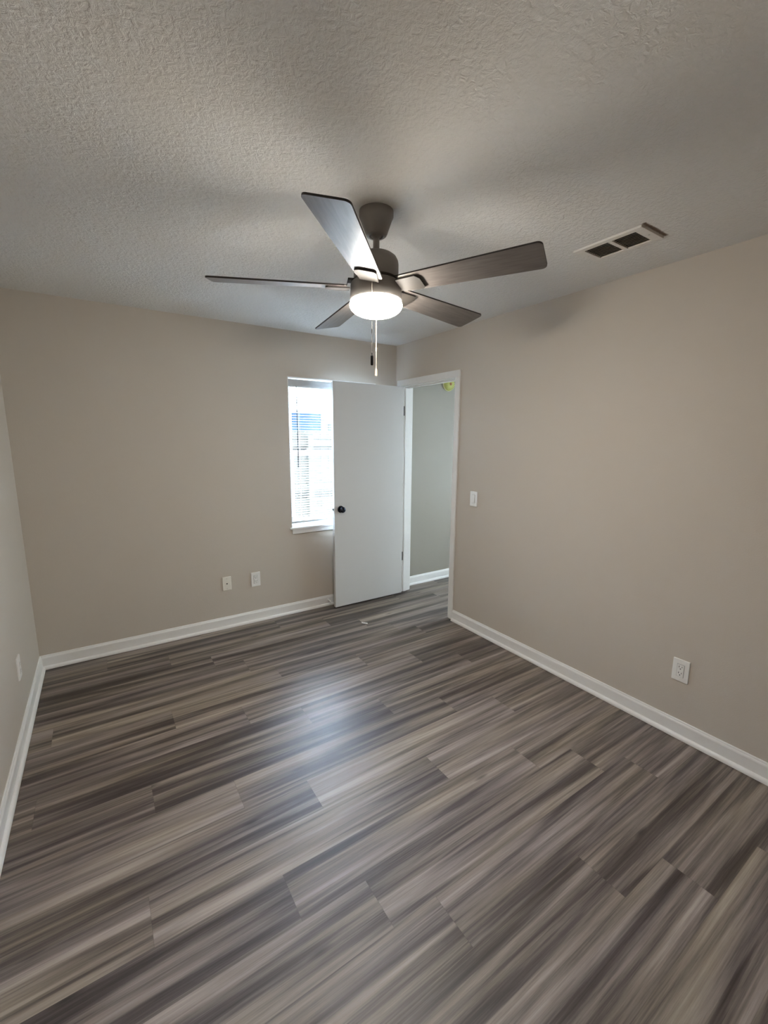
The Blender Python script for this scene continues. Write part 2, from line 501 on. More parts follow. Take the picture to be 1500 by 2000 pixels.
# ------------------------------------------------------------------ door frame
GAP = 0.010
bm = bmesh.new()
box(bm, R, R + WT, JY0 - .019, JY0, GAP, JZ); box(bm, R, R + WT, JY1, JY1 + .019, GAP, JZ); box(bm, R, R + WT, JY0 - .019, JY1 + .019, JZ, JZ + .019)
box(bm, R + .040, R + .075, JY0, JY0 + .011, GAP, JZ - .011, .002); box(bm, R + .040, R + .075, JY1 - .011, JY1, GAP, JZ - .011, .002); box(bm, R + .040, R + .075, JY0, JY1, JZ - .011, JZ, .002)
jamb = structure('trim_1', bm, M_TRIM, 'white door jamb lining the doorway to the hallway', 'door jamb')
bm = bmesh.new(); box(bm, R + .006, R + .034, JY0 - .0005, JY0 + .0022, .918, .988, .0005)
link('strike_plate', bm, M_BLACK, jamb, label='black strike plate')
for z in (1.832, .388):
    bm = bmesh.new(); box(bm, R + .001, R + .034, JY1 - .0022, JY1 + .0005, z - .045, z + .045, .0005)
    link('hinge_leaf', bm, M_BLACK, jamb, label='black hinge leaf')

def casing(xa, xb):
    bm = bmesh.new()
    CW = .055
    for y0, y1 in ((JY0 - .005 - CW, JY0 - .005), (JY1 + .005, JY1 + .005 + CW)):
        box(bm, xa, xb, y0, y1, GAP, JZ + .005, .003)
    box(bm, xa, xb, JY0 - .005 - CW, JY1 + .005 + CW, JZ + .005, JZ + .005 + CW, .003)
    return bm
structure('trim_2', casing(R - .014, R), M_TRIM, 'white casing around the doorway on the bedroom side', 'door casing')
structure('trim_3', casing(R + WT, R + WT + .012), M_TRIM, 'white casing around the doorway on the hallway side', 'door casing')

# ------------------------------------------------------------------ open door
DX0, DX1, DYF, DYB, DZ0, DZ1 = 1.714, 2.462, 3.407, 3.442, .020, 2.050
door = thing('door_1', 'plain white slab door standing open in front of the window', 'door', (DX1, DYB, 0), kind='structure')
bm = bmesh.new(); box(bm, DX0, DX1, DYF, DYB, DZ0, DZ1, .0015)
link('door_panel', bm, M_DOOR, door)
KX, KZ = 1.776, .939
M_KNOB = simple('blue_black_knob_metal', (0.035, 0.045, 0.065), 0.22, 0.85)
for s, y in ((-1, DYF), (1, DYB)):
    bm = bmesh.new()
    m = Matrix.Translation((KX, y, KZ)) @ Matrix.Rotation(math.radians(90 if s < 0 else -90), 4, 'X')
    lathe(bm, [(0.0, -.0005), (.031, -.0005), (.032, .002), (.030, .006), (.024, .0085), (.0, .009)], 40, mat=m)
    rose = link('door_knob', bm, M_KNOB, door, smooth=True, label='dark blue black round door knob')
    bm = bmesh.new()
    lathe(bm, [(.012, .006), (.0115, .020), (.014, .026), (.022, .030), (.0265, .037), (.027, .044), (.024, .051), (.017, .055), (.008, .057), (0, .0572)], 40, mat=m)
    link('knob_grip', bm, M_KNOB, rose, smooth=True)
bm = bmesh.new(); box(bm, DX0 - .0012, DX0 + .002, DYF + .006, DYB - .006, KZ - .028, KZ + .028, .0005)
latch = link('latch_plate', bm, M_DOOR, door)
bm = bmesh.new(); box(bm, DX0 - .009, DX0, DYF + .012, DYB - .012, KZ - .010, KZ + .010, .002)
link('latch_bolt', bm, M_BLACK, latch, label='dark latch bolt')
for z in (1.832, .388):
    bm = bmesh.new()
    box(bm, DX1 - .001, DX1 + .0022, DYF + .004, DYB, z - .045, z + .045, .0005)
    tube(bm, [(DX1 + .004, DYB + .005, z - .047), (DX1 + .004, DYB + .005, z + .047)], .0055, 12)
    link('hinge', bm, M_BLACK, door, label='black butt hinge')

# small rigid door stop on the baseboard behind the door
ds = thing('door_stop', 'small white door stop screwed to the baseboard beside the open door', 'door stop', (1.700, D - BT, .055))
m = Matrix.Translation((1.700, D - BT, .055)) @ Matrix.Rotation(math.radians(90), 4, 'X')
bm = bmesh.new(); lathe(bm, [(0, -.0005), (.014, -.0005), (.014, .003), (.006, .006), (.005, .040), (.005, .044), (0, .044)], 24, mat=m)
link('stem', bm, M_PLATE, ds, smooth=True)
bm = bmesh.new(); lathe(bm, [(0, .040), (.008, .040), (.0095, .044), (.0095, .054), (.007, .058), (0, .058)], 24, mat=m)
link('rubber_tip', bm, M_PLATE, ds, smooth=True)

# ------------------------------------------------------------------ window
win = thing('window_1', 'narrow white sash window in the back wall partly hidden by the door', 'window', (1.8, D, .79), kind='structure')
M_VINYL = simple('white_vinyl', (0.80, 0.80, 0.79), 0.35)
bm = bmesh.new()   # painted reveal lining
t = .006
box(bm, OX0, OX0 + t, D + .001, 3.64, .79, OZ1); box(bm, OX1 - t, OX1, D + .001, 3.64, .79, OZ1); box(bm, OX0, OX1, D - .002, 3.64, OZ1 - t, OZ1 + .001)
link('reveal', bm, M_TRIM, win)
bm = bmesh.new()
y0, y1 = 3.632, 3.695
box(bm, OX0, OX0 + .035, y0, y1, .775, OZ1); box(bm, OX1 - .035, OX1, y0, y1, .775, OZ1)
box(bm, OX0, OX1, y0, y1, OZ1 - .035, OZ1); box(bm, OX0, OX1, y0, y1, .775, .815)
link('window_frame', bm, M_VINYL, win)
MR = 1.432
def sash(z0, z1, y):
    bm = bmesh.new(); sx0, sx1, b = OX0 + .035, OX1 - .035, .038
    box(bm, sx0, sx0 + b, y, y + .026, z0, z1, .002); box(bm, sx1 - b, sx1, y, y + .026, z0, z1, .002)
    box(bm, sx0 + b, sx1 - b, y, y + .026, z0, z0 + b, .002); box(bm, sx0 + b, sx1 - b, y, y + .026, z1 - b, z1, .002)
    s = link('sash', bm, M_VINYL, win)
    bm = bmesh.new(); box(bm, sx0 + b - .003, sx1 - b + .003, y + .011, y + .015, z0 + b - .003, z1 - b + .003)
    link('pane', bm, M_GLASS, s, label='clear window glass')
    return s
M_GLASS, nt, b = new_mat('window_glass')
nt.nodes.remove(b)
tr = N(nt, 'ShaderNodeBsdfTransparent'); tr.inputs[0].default_value = (0.96, 0.985, 0.98, 1)
gl = N(nt, 'ShaderNodeBsdfGlossy'); gl.inputs['Roughness'].default_value = 0.02
lw = N(nt, 'ShaderNodeLayerWeight'); lw.inputs['Blend'].default_value = 0.5
pw_ = N(nt, 'ShaderNodeMath', operation='POWER'); pw_.inputs[1].default_value = 5.0
nt.links.new(lw.outputs['Facing'], pw_.inputs[0])
fr = N(nt, 'ShaderNodeMath', operation='MULTIPLY_ADD'); fr.inputs[1].default_value = 0.5; fr.inputs[2].default_value = 0.02
nt.links.new(pw_.outputs[0], fr.inputs[0])
ms = N(nt, 'ShaderNodeMixShader')
nt.links.new(fr.outputs[0], ms.inputs[0]); nt.links.new(tr.outputs[0], ms.inputs[1]); nt.links.new(gl.outputs[0], ms.inputs[2])
nt.links.new(ms.outputs[0], nt.nodes['Material Output'].inputs['Surface'])
low = sash(.815, MR + .02, 3.636)
sash(MR - .02, OZ1 - .035, 3.664)
bm = bmesh.new()
box(bm, 1.545, 1.605, 3.630, 3.650, MR + .018, MR + .030, .003); box(bm, 1.562, 1.580, 3.622, 3.640, MR + .026, MR + .036, .003)
link('sash_lock', bm, simple('bronze_lock', (0.10, 0.10, 0.11), 0.4, 0.5), low, label='dark sash lock')
bm = bmesh.new(); box(bm, OX0 - .018, OX1 + .018, D - .024, D, OZ0, .790, .004)
box(bm, OX0 + .001, OX1 - .001, D - .001, 3.640, OZ0, .790)
stool = structure('trim_4', bm, M_TRIM, 'white window stool jutting out under the window', 'window sill')
bm = bmesh.new(); box(bm, OX0 + .003, OX1 - .003, D - .013, D, .732, OZ0, .003)
structure('trim_5', bm, M_TRIM, 'narrow white apron board under the window stool', 'window trim')

hw = thing('window_2', 'window at the far end of the hallway out of sight beyond the doorway', 'window', (HALL_R, (HWY0 + HWY1) / 2, HWZ0), kind='structure')
bm = bmesh.new()
xa, xb, fb_ = HALL_R + .03, HALL_R + .09, .045
box(bm, xa, xb, HWY0, HWY0 + fb_, HWZ0, HWZ1); box(bm, xa, xb, HWY1 - fb_, HWY1, HWZ0, HWZ1)
box(bm, xa, xb, HWY0 + fb_, HWY1 - fb_, HWZ0, HWZ0 + fb_); box(bm, xa, xb, HWY0 + fb_, HWY1 - fb_, HWZ1 - fb_, HWZ1)
box(bm, xa + .01, xb - .01, HWY0 + fb_, HWY1 - fb_, 1.28, 1.32)
link('window_frame', bm, M_VINYL, hw)
bm = bmesh.new(); box(bm, HALL_R + .058, HALL_R + .062, HWY0 + fb_ - .003, HWY1 - fb_ + .003, HWZ0 + fb_ - .003, HWZ1 - fb_ + .003)
link('pane', bm, M_GLASS, hw, label='clear window glass')

# mini blind
M_SLAT = simple('white_blind_slat', (0.52, 0.54, 0.55), 0.45)
BX0, BX1, BY = OX0 + .012, OX1 - .012, 3.592
bl = thing('window_blind', 'white horizontal mini blind lowered inside the narrow window', 'blind', (1.8, BY, 2.06))
bm = bmesh.new(); box(bm, BX0 - .003, BX1 + .003, BY - .016, BY + .016, 2.012, 2.058, .002)
hr = link('headrail', bm, M_SLAT, bl)
bm = bmesh.new()
box(bm, BX0 - .004, BX1 + .004, BY - .024, BY - .019, 1.996, 2.057, .0015)
box(bm, BX0 - .004, BX1 + .004, BY - .0255, BY - .023, 2.040, 2.044); box(bm, BX0 - .004, BX1 + .004, BY - .0255, BY - .023, 2.014, 2.018)
link('valance', bm, M_SLAT, bl)
bm = bmesh.new()
PITCH_S, TILT, n = .0215, math.radians(0.0), 0
z = .858
while z < 1.985:
    rows = []
    for i in range(7):
        s = (i / 6 - .5) * .025
        c = .0012 * (1 - (2 * (i / 6 - .5)) ** 2)
        yy = s * math.cos(TILT) + c * math.sin(TILT); zz = -s * math.sin(TILT) + c * math.cos(TILT)
        rows.append((BY + yy, z + zz))
    for k in range(len(rows) - 1):
        (ya, za), (yb, zb) = rows[k], rows[k + 1]
        for e in (0, 1):
            o = .0003 if e else -.0003
            bm.faces.new([bm.verts.new(v) for v in ((BX0, ya, za + o), (BX1, ya, za + o), (BX1, yb, zb + o), (BX0, yb, zb + o))])
    z += PITCH_S
bmesh.ops.remove_doubles(bm, verts=bm.verts, dist=1e-6)
link('slats', bm, M_SLAT, bl, smooth=True)
bm = bmesh.new(); box(bm, BX0, BX1, BY - .0125, BY + .0125, .818, .838, .003)
link('bottom_rail', bm, M_SLAT, bl)
M_CORD = simple('white_cord', (0.75, 0.77, 0.77), 0.7)
for x in (BX0 + .10, (BX0 + BX1) / 2, BX1 - .10):
    bm = bmesh.new()
    for yy in (BY - .0135, BY + .0135):
        tube(bm, [(x, yy, .838), (x, yy, 2.02)], .0006, 6)
    link('ladder_cord', bm, M_CORD, bl)
bm = bmesh.new(); tube(bm, [(1.447, BY - .034, 1.314), (1.447, BY - .034, 1.99)], .0042, 8); tube(bm, [(1.447, BY - .034, 1.988), (1.447, BY - .012, 2.02)], .002, 6)
link('tilt_wand', bm, simple('smoky_clear_plastic', (0.012, 0.014, 0.016), 0.4), bl, label='dark translucent tilt wand')

# ------------------------------------------------------------------ outside
M_GROUND = simple('pale_sandy_ground', (0.58, 0.575, 0.56), 0.9)
bm = bmesh.new(); box(bm, -14, 26, WALL_OUT, 32, -.45, -.28)
structure('ground', bm, M_GROUND, 'pale ground of the yard outside the window', 'ground')
M_FENCE = simple('pale_pine_fence', (0.022, 0.0195, 0.015), 0.8, bump=(14, .3, .003))
FY = 6.9
fence = thing('fence', 'pale wooden dog ear picket fence across the yard outside', 'fence', (3.2, FY, -.28))
bm = bmesh.new()
x = -2.0
k = 0
while x < 9.0:
    a, b_ = x + .0025, x + .1425
    zt = 1.685 + random.uniform(-.004, .004)
    pts = [(a, -.26), (b_, -.26), (b_, zt - .022), (b_ - .022, zt), (a + .022, zt), (a, zt - .022)]
    va = [bm.verts.new((px, FY, pz)) for px, pz in pts]; vb = [bm.verts.new((px, FY + .016, pz)) for px, pz in pts]
    bm.faces.new(va); bm.faces.new(vb[::-1])
    for i in range(6):
        j = (i + 1) % 6
        bm.faces.new((va[i], vb[i], vb[j], va[j]))
    x += .145
link('picket_panel', bm, M_FENCE, fence)
for zr in (1.47, .72, .0):
    bm = bmesh.new(); box(bm, -2, 9, FY - .040, FY - .001, zr - .045, zr + .045, .003)
    link('rail', bm, M_FENCE, fence)
for px in (-1.9, .54, 2.98, 5.42, 7.86):
    bm = bmesh.new(); box(bm, px - .045, px + .045, FY - .13, FY - .041, -.28, 1.60, .004)
    link('post', bm, M_FENCE, fence)

HY = 14.0
M_BLUE = simple('blue_lap_siding', (0.0010, 0.021, 0.052), 0.6)
M_HWHITE = simple('white_house_trim', (0.05, 0.05, 0.05), 0.6)
M_HROOF = simple('pale_metal_roof', (0.06, 0.06, 0.06), 0.5)
M_HGLASS = simple('grey_house_glass', (0.012, 0.016, 0.018), 0.5)
house = thing('house', 'blue sided neighbour house with white trim beyond the fence', 'house', (6, HY, -.28))
bm = bmesh.new()
z = -.28
while z < 2.40:        # lapped boards
    z1 = min(z + .16, 2.42)
    vs = [bm.verts.new(v) for v in ((-2, HY - .022, z), (6.55, HY - .022, z), (6.55, HY - .004, z1), (-2, HY - .004, z1), (-2, HY + .05, z), (6.55, HY + .05, z))]
    bm.faces.new(vs[:4]); bm.faces.new((vs[0], vs[1], vs[5], vs[4]))
    z = z1
box(bm, -2, 6.55, HY, HY + 6, -.28, 2.42)
link('siding', bm, M_BLUE, house)
bm = bmesh.new()
a = [(-2.6, HY - .45, 2.42), (6.9, HY - .45, 2.42), (6.9, HY + 6.4, 2.42), (-2.6, HY + 6.4, 2.42), (0.6, HY + 3, 3.6), (4.9, HY + 3, 3.6)]
v = [bm.verts.new(q) for q in a]
for f in ((0, 1, 5, 4), (1, 2, 5), (2, 3, 4, 5), (3, 0, 4), (3, 2, 1, 0)):
    bm.faces.new([v[i] for i in f])
link('roof', bm, M_HROOF, house)
bm = bmesh.new(); box(bm, -2.6, 6.9, HY - .55, HY - .45, 2.36, 2.47, .02)
link('gutter', bm, M_HWHITE, house)
bm = bmesh.new(); box(bm, 6.55, 6.68, HY - .03, HY + .1, -.28, 2.42, .005)
link('corner_board', bm, M_HWHITE, house)
bm = bmesh.new(); box(bm, 6.68, 12, HY + .02, HY + 5, -.28, 2.2)
wing = link('wing_wall', bm, M_HWHITE, house, label='white side wing')
bm = bmesh.new(); box(bm, 6.85, 7.9, HY - .01, HY + .02, 1.1, 2.05)
link('wing_window', bm, M_HGLASS, wing)

# ------------------------------------------------------------------ ceiling fan
FXC, FYC, PZ = 0.9843, 1.5622, 2.38
TX, TY = -0.0189, 0.0142
TILTM = Matrix.Translation((FXC, FYC, PZ)) @ Matrix.Rotation(TY, 4, 'Y') @ Matrix.Rotation(TX, 4, 'X') @ Matrix.Translation((0, 0, -PZ))
def brushed(name, col, rough, metal):
    m, nt, b = new_mat(name)
    b.inputs['Base Color'].default_value = (*col, 1); b.inputs['Roughness'].default_value = rough; b.inputs['Metallic'].default_value = metal
    tc = N(nt, 'ShaderNodeTexCoord'); mp = N(nt, 'ShaderNodeMapping'); mp.inputs['Scale'].default_value = (40, 40, 400)
    no = N(nt, 'ShaderNodeTexNoise'); no.inputs['Scale'].default_value = 1.0
    nt.links.new(tc.outputs['Object'], mp.inputs[0]); nt.links.new(mp.outputs[0], no.inputs['Vector'])
    mr = N(nt, 'ShaderNodeMapRange'); mr.inputs['To Min'].default_value = rough - .06; mr.inputs['To Max'].default_value = rough + .08
    nt.links.new(no.outputs['Fac'], mr.inputs['Value']); nt.links.new(mr.outputs[0], b.inputs['Roughness'])
    return m
M_FANMETAL = brushed('taupe_satin_metal', (0.235, 0.215, 0.200), 0.45, 0.2)
M_BRACKET = simple('dark_taupe_bracket', (0.032, 0.028, 0.024), 0.6, 0.0, 0.15)
M_EDGE = simple('dark_blade_edge', (0.030, 0.026, 0.024), 0.5)

def blade_material():
    m, nt, b = new_mat('grey_wood_blade')
    tc = N(nt, 'ShaderNodeTexCoord')
    uv = N(nt, 'ShaderNodeUVMap', uv_map='grain'); mp = N(nt, 'ShaderNodeMapping'); mp.inputs['Scale'].default_value = (9, 85, 1)
    nt.links.new(uv.outputs['UV'], mp.inputs[0])
    no = N(nt, 'ShaderNodeTexNoise'); no.inputs['Scale'].default_value = 1; no.inputs['Detail'].default_value = 3; no.inputs['Distortion'].default_value = .4
    nt.links.new(mp.outputs[0], no.inputs['Vector'])
    cr = N(nt, 'ShaderNodeValToRGB')
    cr.color_ramp.elements[0].position = .3; cr.color_ramp.elements[0].color = (.108, .093, .083, 1)
    cr.color_ramp.elements[1].position = .7; cr.color_ramp.elements[1].color = (.152, .133, .120, 1)
    nt.links.new(no.outputs['Fac'], cr.inputs['Fac']); nt.links.new(cr.outputs['Color'], b.inputs['Base Color'])
    b.inputs['Roughness'].default_value = .40
    b.inputs['Specular IOR Level'].default_value = .36
    return m
M_BLADE = blade_material()

fan = thing('ceiling_fan', 'taupe five blade ceiling fan with a lit glass bowl', 'ceiling fan', (FXC, FYC, H))
c = (FXC, FYC, 0)
bm = bmesh.new()
lathe(bm, [(.0, H + .001), (.066, H + .001), (.067, H - .004), (.067, H - .020), (.064, H - .026), (.060, H - .034), (.044, H - .078), (.040, H - .086), (.034, H - .090), (.027, H - .090), (.024, H - .085), (0, H - .085)], 56, c)
canopy = link('canopy', bm, M_FANMETAL, fan, smooth=True)
bm = bmesh.new(); lathe(bm, [(0, 2.372), (.018, 2.368), (.022, 2.36), (.020, 2.352), (.0125, 2.346), (.0125, 2.285), (0, 2.285)], 32, mat=TILTM)
link('downrod', bm, M_FANMETAL, fan, smooth=True)
bm = bmesh.new()
lathe(bm, [(0, 2.188), (.080, 2.188), (.088, 2.192), (.089, 2.198), (.089, 2.246), (.087, 2.258), (.080, 2.271), (.068, 2.280), (.045, 2.287), (.020, 2.290), (.016, 2.297), (0, 2.297)], 64, mat=TILTM)
link('motor_housing', bm, M_FANMETAL, fan, smooth=True)
bm = bmesh.new()
lathe(bm, [(0, 2.190), (.060, 2.190), (.062, 2.181), (.092, 2.180), (.099, 2.176), (.101, 2.170), (.1035, 2.115), (.102, 2.1105), (.096, 2.1095), (0, 2.1095)], 64, mat=TILTM)
sw = link('switch_housing', bm, M_FANMETAL, fan, smooth=True)
# bowl
M_BOWL, nt, b = new_mat('lit_opal_glass')
b.inputs['Base Color'].default_value = (0.9, 0.88, 0.82, 1); b.inputs['Roughness'].default_value = .25
b.inputs['Emission Color'].default_value = (*LAMP, 1); b.inputs['Emission Strength'].default_value = LAMP_STRENGTH
bm = bmesh.new()
lathe(bm, [(.0960, 2.1105), (.0990, 2.1085), (.1035, 2.1035), (.1058, 2.0965), (.1045, 2.0885), (.0990, 2.0795), (.0885, 2.0705), (.0720, 2.0625), (.0520, 2.0570), (.0260, 2.0535), (0, 2.0525)], 64, mat=TILTM)
link('glass_bowl', bm, M_BOWL, fan, smooth=True, label='glowing white opal glass bowl')

# blades
PH, PT, HW_TIP, OFF, RT, RR = -1.0749, -0.2238, 0.0697, -0.0062, 0.6393, 0.118
HW_ROOT = 0.054
out = round_poly([(RR, -HW_ROOT + .002), (RT, -HW_TIP + OFF), (RT, HW_TIP + OFF), (RR, HW_ROOT - .004)], [.012, .018, .018, .012], 5)
brk = round_poly([(.105, -.040), (.186, -.044), (.200, -.022), (.200, .034), (.190, .042), (.105, .034)], [.003, .006, .006, .006, .004, .003], 3)
for k in range(5):
    a = PH + k * 2 * math.pi / 5
    er = Vector((math.cos(a), math.sin(a), 0)); et0 = Vector((-math.sin(a), math.cos(a), 0))
    et = et0 * math.cos(PT) + Vector((0, 0, 1)) * math.sin(PT)
    nn = er.cross(et)
    loc = Matrix(((er.x, et.x, nn.x, 0), (er.y, et.y, nn.y, 0), (er.z, et.z, nn.z, 2.1606), (0, 0, 0, 1)))
    MM = TILTM @ loc
    bm = bmesh.new()
    prism(bm, out, -.003, .003)
    uvl = bm.loops.layers.uv.new('grain')
    for f in bm.faces:
        f.normal_update()
        if abs(f.normal.z) < .5:
            f.material_index = 1
        for lp in f.loops:
            lp[uvl].uv = (lp.vert.co.x + k * 1.7, lp.vert.co.y + k * .31)
    bm.transform(MM)
    bl_o = link('blade', bm, [M_BLADE, M_EDGE], fan)
    bm = bmesh.new()
    prism(bm, brk, -.0105, -.0045)
    for f in bm.faces:
        f.normal_update()
        if abs(f.normal.z) < .5:
            f.material_index = 1
    for sx_, sy_ in ((.150, -.022), (.150, .018), (.180, -.002)):        # bosses between plate and blade
        lathe(bm, [(0, -.0045), (.006, -.0045), (.006, -.003), (0, -.003)], 12, (sx_, sy_, 0))
    bm.transform(loc)
    # neck up to the motor
    b2 = bmesh.new(); box(b2, .066, .112, -.020, .020, 2.1805, 2.1875, .001)
    nk = Matrix.Rotation(a, 4, 'Z'); b2.transform(nk)
    me2 = bpy.data.meshes.new('tmp'); b2.to_mesh(me2); b2.free(); bm.from_mesh(me2); bpy.data.meshes.remove(me2)
    b3 = bmesh.new()
    p0 = [Vector((math.cos(a), math.sin(a), 0)) * .112 + et0 * s for s in (-.020, .020)]
    top = [Vector((p.x, p.y, 2.1875)) for p in p0] + [Vector((p.x, p.y, 2.1805)) for p in p0]
    bot = [loc @ Vector((.120, -.030, -.0045)), loc @ Vector((.120, .026, -.0045)), loc @ Vector((.120, -.030, -.0105)), loc @ Vector((.120, .026, -.0105))]
    vs = [b3.verts.new(v) for v in top + bot]
    for f in ((0, 1, 5, 4), (2, 6, 7, 3), (0, 4, 6, 2), (1, 3, 7, 5), (0, 2, 3, 1), (4, 5, 7, 6)):
        b3.faces.new([vs[i] for i in f])
    me2 = bpy.data.meshes.new('tmp'); b3.to_mesh(me2); b3.free(); bm.from_mesh(me2); bpy.data.meshes.remove(me2)
    bm.transform(TILTM)
    link('blade_bracket', bm, [M_BRACKET, M_EDGE], bl_o)

# pull chains
def chain(x, y, z0, z1, mat, col_tag, fob_mat, fob, conn):
    bm = bmesh.new()
    tube(bm, [(x, y, z0), (x, y, z1)], .0009, 6)
    z = z0
    while z > z1:
        bmesh.ops.create_icosphere(bm, subdivisions=1, radius=.0018, matrix=Matrix.Translation((x, y, z)))
        z -= .0046
    lathe(bm, [(0, conn + .008), (.0022, conn + .007), (.0026, conn), (.0022, conn - .007), (0, conn - .008)], 10, (x, y, 0))
    if col_tag:
        o = link('pull_chain', bm, mat, fan, label=col_tag)
    else:
        o = link('pull_chain', bm, mat, fan)
    bm = bmesh.new(); lathe(bm, [(r, z1 + dz) for r, dz in fob], 14, (x, y, 0))
    link('chain_fob', bm, fob_mat, o, smooth=True)
    return o
u = Vector((-.533, -.846)); lft = Vector((-.846, .533))
p1 = Vector((FXC, FYC)) + u * .1085 + lft * .0155
M_CHAIN = simple('antique_chain', (0.30, 0.27, 0.23), 0.35, 0.8)
o1 = chain(p1.x, p1.y, 2.164, 1.886, M_CHAIN, 'dark bead pull chain', M_BLACK, [(0, .012), (.0018, .010), (.0022, .001), (.0045, 0), (.0052, -.004), (.0052, -.032), (.004, -.036), (0, -.036)], 1.975)
bm = bmesh.new(); tube(bm, [(p1.x - u.x * .010, p1.y - u.y * .010, 2.166), (p1.x, p1.y, 2.166), (p1.x, p1.y, 2.162)], .003, 8)
link('chain_eyelet', bm, M_FANMETAL, o1)
p2 = Vector((FXC, FYC)) - u * .1085 - lft * .001
M_CREAM = simple('cream_chain', (0.50, 0.42, 0.31), 0.5)
M_WOODFOB = simple('pale_wood_fob', (0.42, 0.30, 0.20), 0.5)
o2 = chain(p2.x, p2.y, 2.164, 1.868, M_CREAM, 'cream pull chain with wooden fob', M_WOODFOB, [(0, .004), (.0025, .002), (.0040, -.003), (.0048, -.012), (.0040, -.018), (.0052, -.022), (.0050, -.027), (0, -.029)], 1.950)
bm = bmesh.new(); tube(bm, [(p2.x + u.x * .010, p2.y + u.y * .010, 2.166), (p2.x, p2.y, 2.166), (p2.x, p2.y, 2.162)], .003, 8)
link('chain_eyelet', bm, M_FANMETAL, o2)

# ------------------------------------------------------------------ ceiling air vent
VX0, VX1, VY0, VY1 = 1.936, 2.126, 1.040, 1.346
vent = thing('air_vent', 'white two panel supply air vent on the ceiling by the right wall', 'air vent', ((VX0 + VX1) / 2, (VY0 + VY1) / 2, H))
bm = bmesh.new()
zz0, zz1 = H - .009, H
bx0, bx1 = VX0 + .030, VX1 - .024
by = [(VY0 + .038, VY0 + .140), (VY0 + .158, VY1 - .038)]
box(bm, VX0, bx0, VY0, VY1, zz0, zz1, .002); box(bm, bx1, VX1, VY0, VY1, zz0, zz1, .002)
box(bm, bx0, bx1, VY0, by[0][0], zz0, zz1); box(bm, bx0, bx1, by[0][1], by[1][0], zz0, zz1); box(bm, bx0, bx1, by[1][1], VY1, zz0, zz1)
M_VENT = simple('vent_enamel', (0.72, 0.69, 0.64), 0.4)
link('vent_frame', bm, M_VENT, vent)
M_LOUV = simple('louver_taupe', (0.50, 0.44, 0.36), 0.5)
for y0, y1 in by:
    bm = bmesh.new()
    n = 9
    for i in range(n):
        x = bx0 + (i + .5) * (bx1 - bx0) / n
        s = .0055
        vs = [bm.verts.new(q) for q in ((x - s, y0, zz0 + .0005), (x - s, y1, zz0 + .0005), (x + s, y1, zz1 - .0012), (x + s, y0, zz1 - .0012))]
        bm.faces.new(vs)
        v2 = [bm.verts.new(v.co + Vector((.0008, 0, .0008))) for v in vs]
        bm.faces.new(v2[::-1])
        for a_ in range(4):
            b_ = (a_ + 1) % 4
            bm.faces.new((vs[a_], vs[b_], v2[b_], v2[a_]))
    link('louvers', bm, M_LOUV, vent)
    bm = bmesh.new(); box(bm, bx0, bx1, y0, y1, H - .0011, H - .0003)
    link('duct_shade_plate', bm, M_DARKHOLE, vent, label='flat plate painted dark as the shaded duct')  # flat plate, its dark colour stands for the shade inside the duct
for x, y in ((VX0 + .1, VY0 + .018), (VX0 + .095, VY1 - .018)):
    bm = bmesh.new(); lathe(bm, [(0, zz0 + .001), (.004, zz0 + .001), (.0035, zz0 - .0012), (0, zz0 - .0018)], 14, (x, y, 0))
    link('screw', bm, M_STEEL, vent)

# ------------------------------------------------------------------ wall plates (built facing -y at the origin, then turned)
def plate_matrix(wall, a, z):
    if wall == 'back':
        return Matrix.Translation((a, D, z))
    if wall == 'right':
        return Matrix.Translation((R, a, z)) @ Matrix.Rotation(math.radians(-90), 4, 'Z')
    return Matrix.Translation((L, a, z)) @ Matrix.Rotation(math.radians(90), 4, 'Z')

def plate_mesh(w_, h_):
    bm = bmesh.new()
    pts0 = round_poly([(-w_ / 2, -h_ / 2), (w_ / 2, -h_ / 2), (w_ / 2, h_ / 2), (-w_ / 2, h_ / 2)], [.003] * 4, 3)
    k = .93
    loops = [[bm.verts.new((x, 0.0, z)) for x, z in pts0], [bm.verts.new((x, -.004, z)) for x, z in pts0], [bm.verts.new((x * .955, -.0065, z * .97)) for x, z in pts0]]
    n = len(pts0)
    for a, b in zip(loops, loops[1:]):
        for i in range(n):
            j = (i + 1) % n
            bm.faces.new((a[i], a[j], b[j], b[i]))
    bm.faces.new(loops[-1]); bm.faces.new(loops[0][::-1])
    return bm

def screw(mat4, x, z, parent, m):
    bm = bmesh.new(); lathe(bm, [(0, 0), (.0032, 0), (.003, .0012), (0, .0018)], 14, mat=mat4 @ Matrix.Translation((x, -.0063, z)) @ Matrix.Rotation(math.radians(90), 4, 'X'))
    link('screw', bm, m, parent)

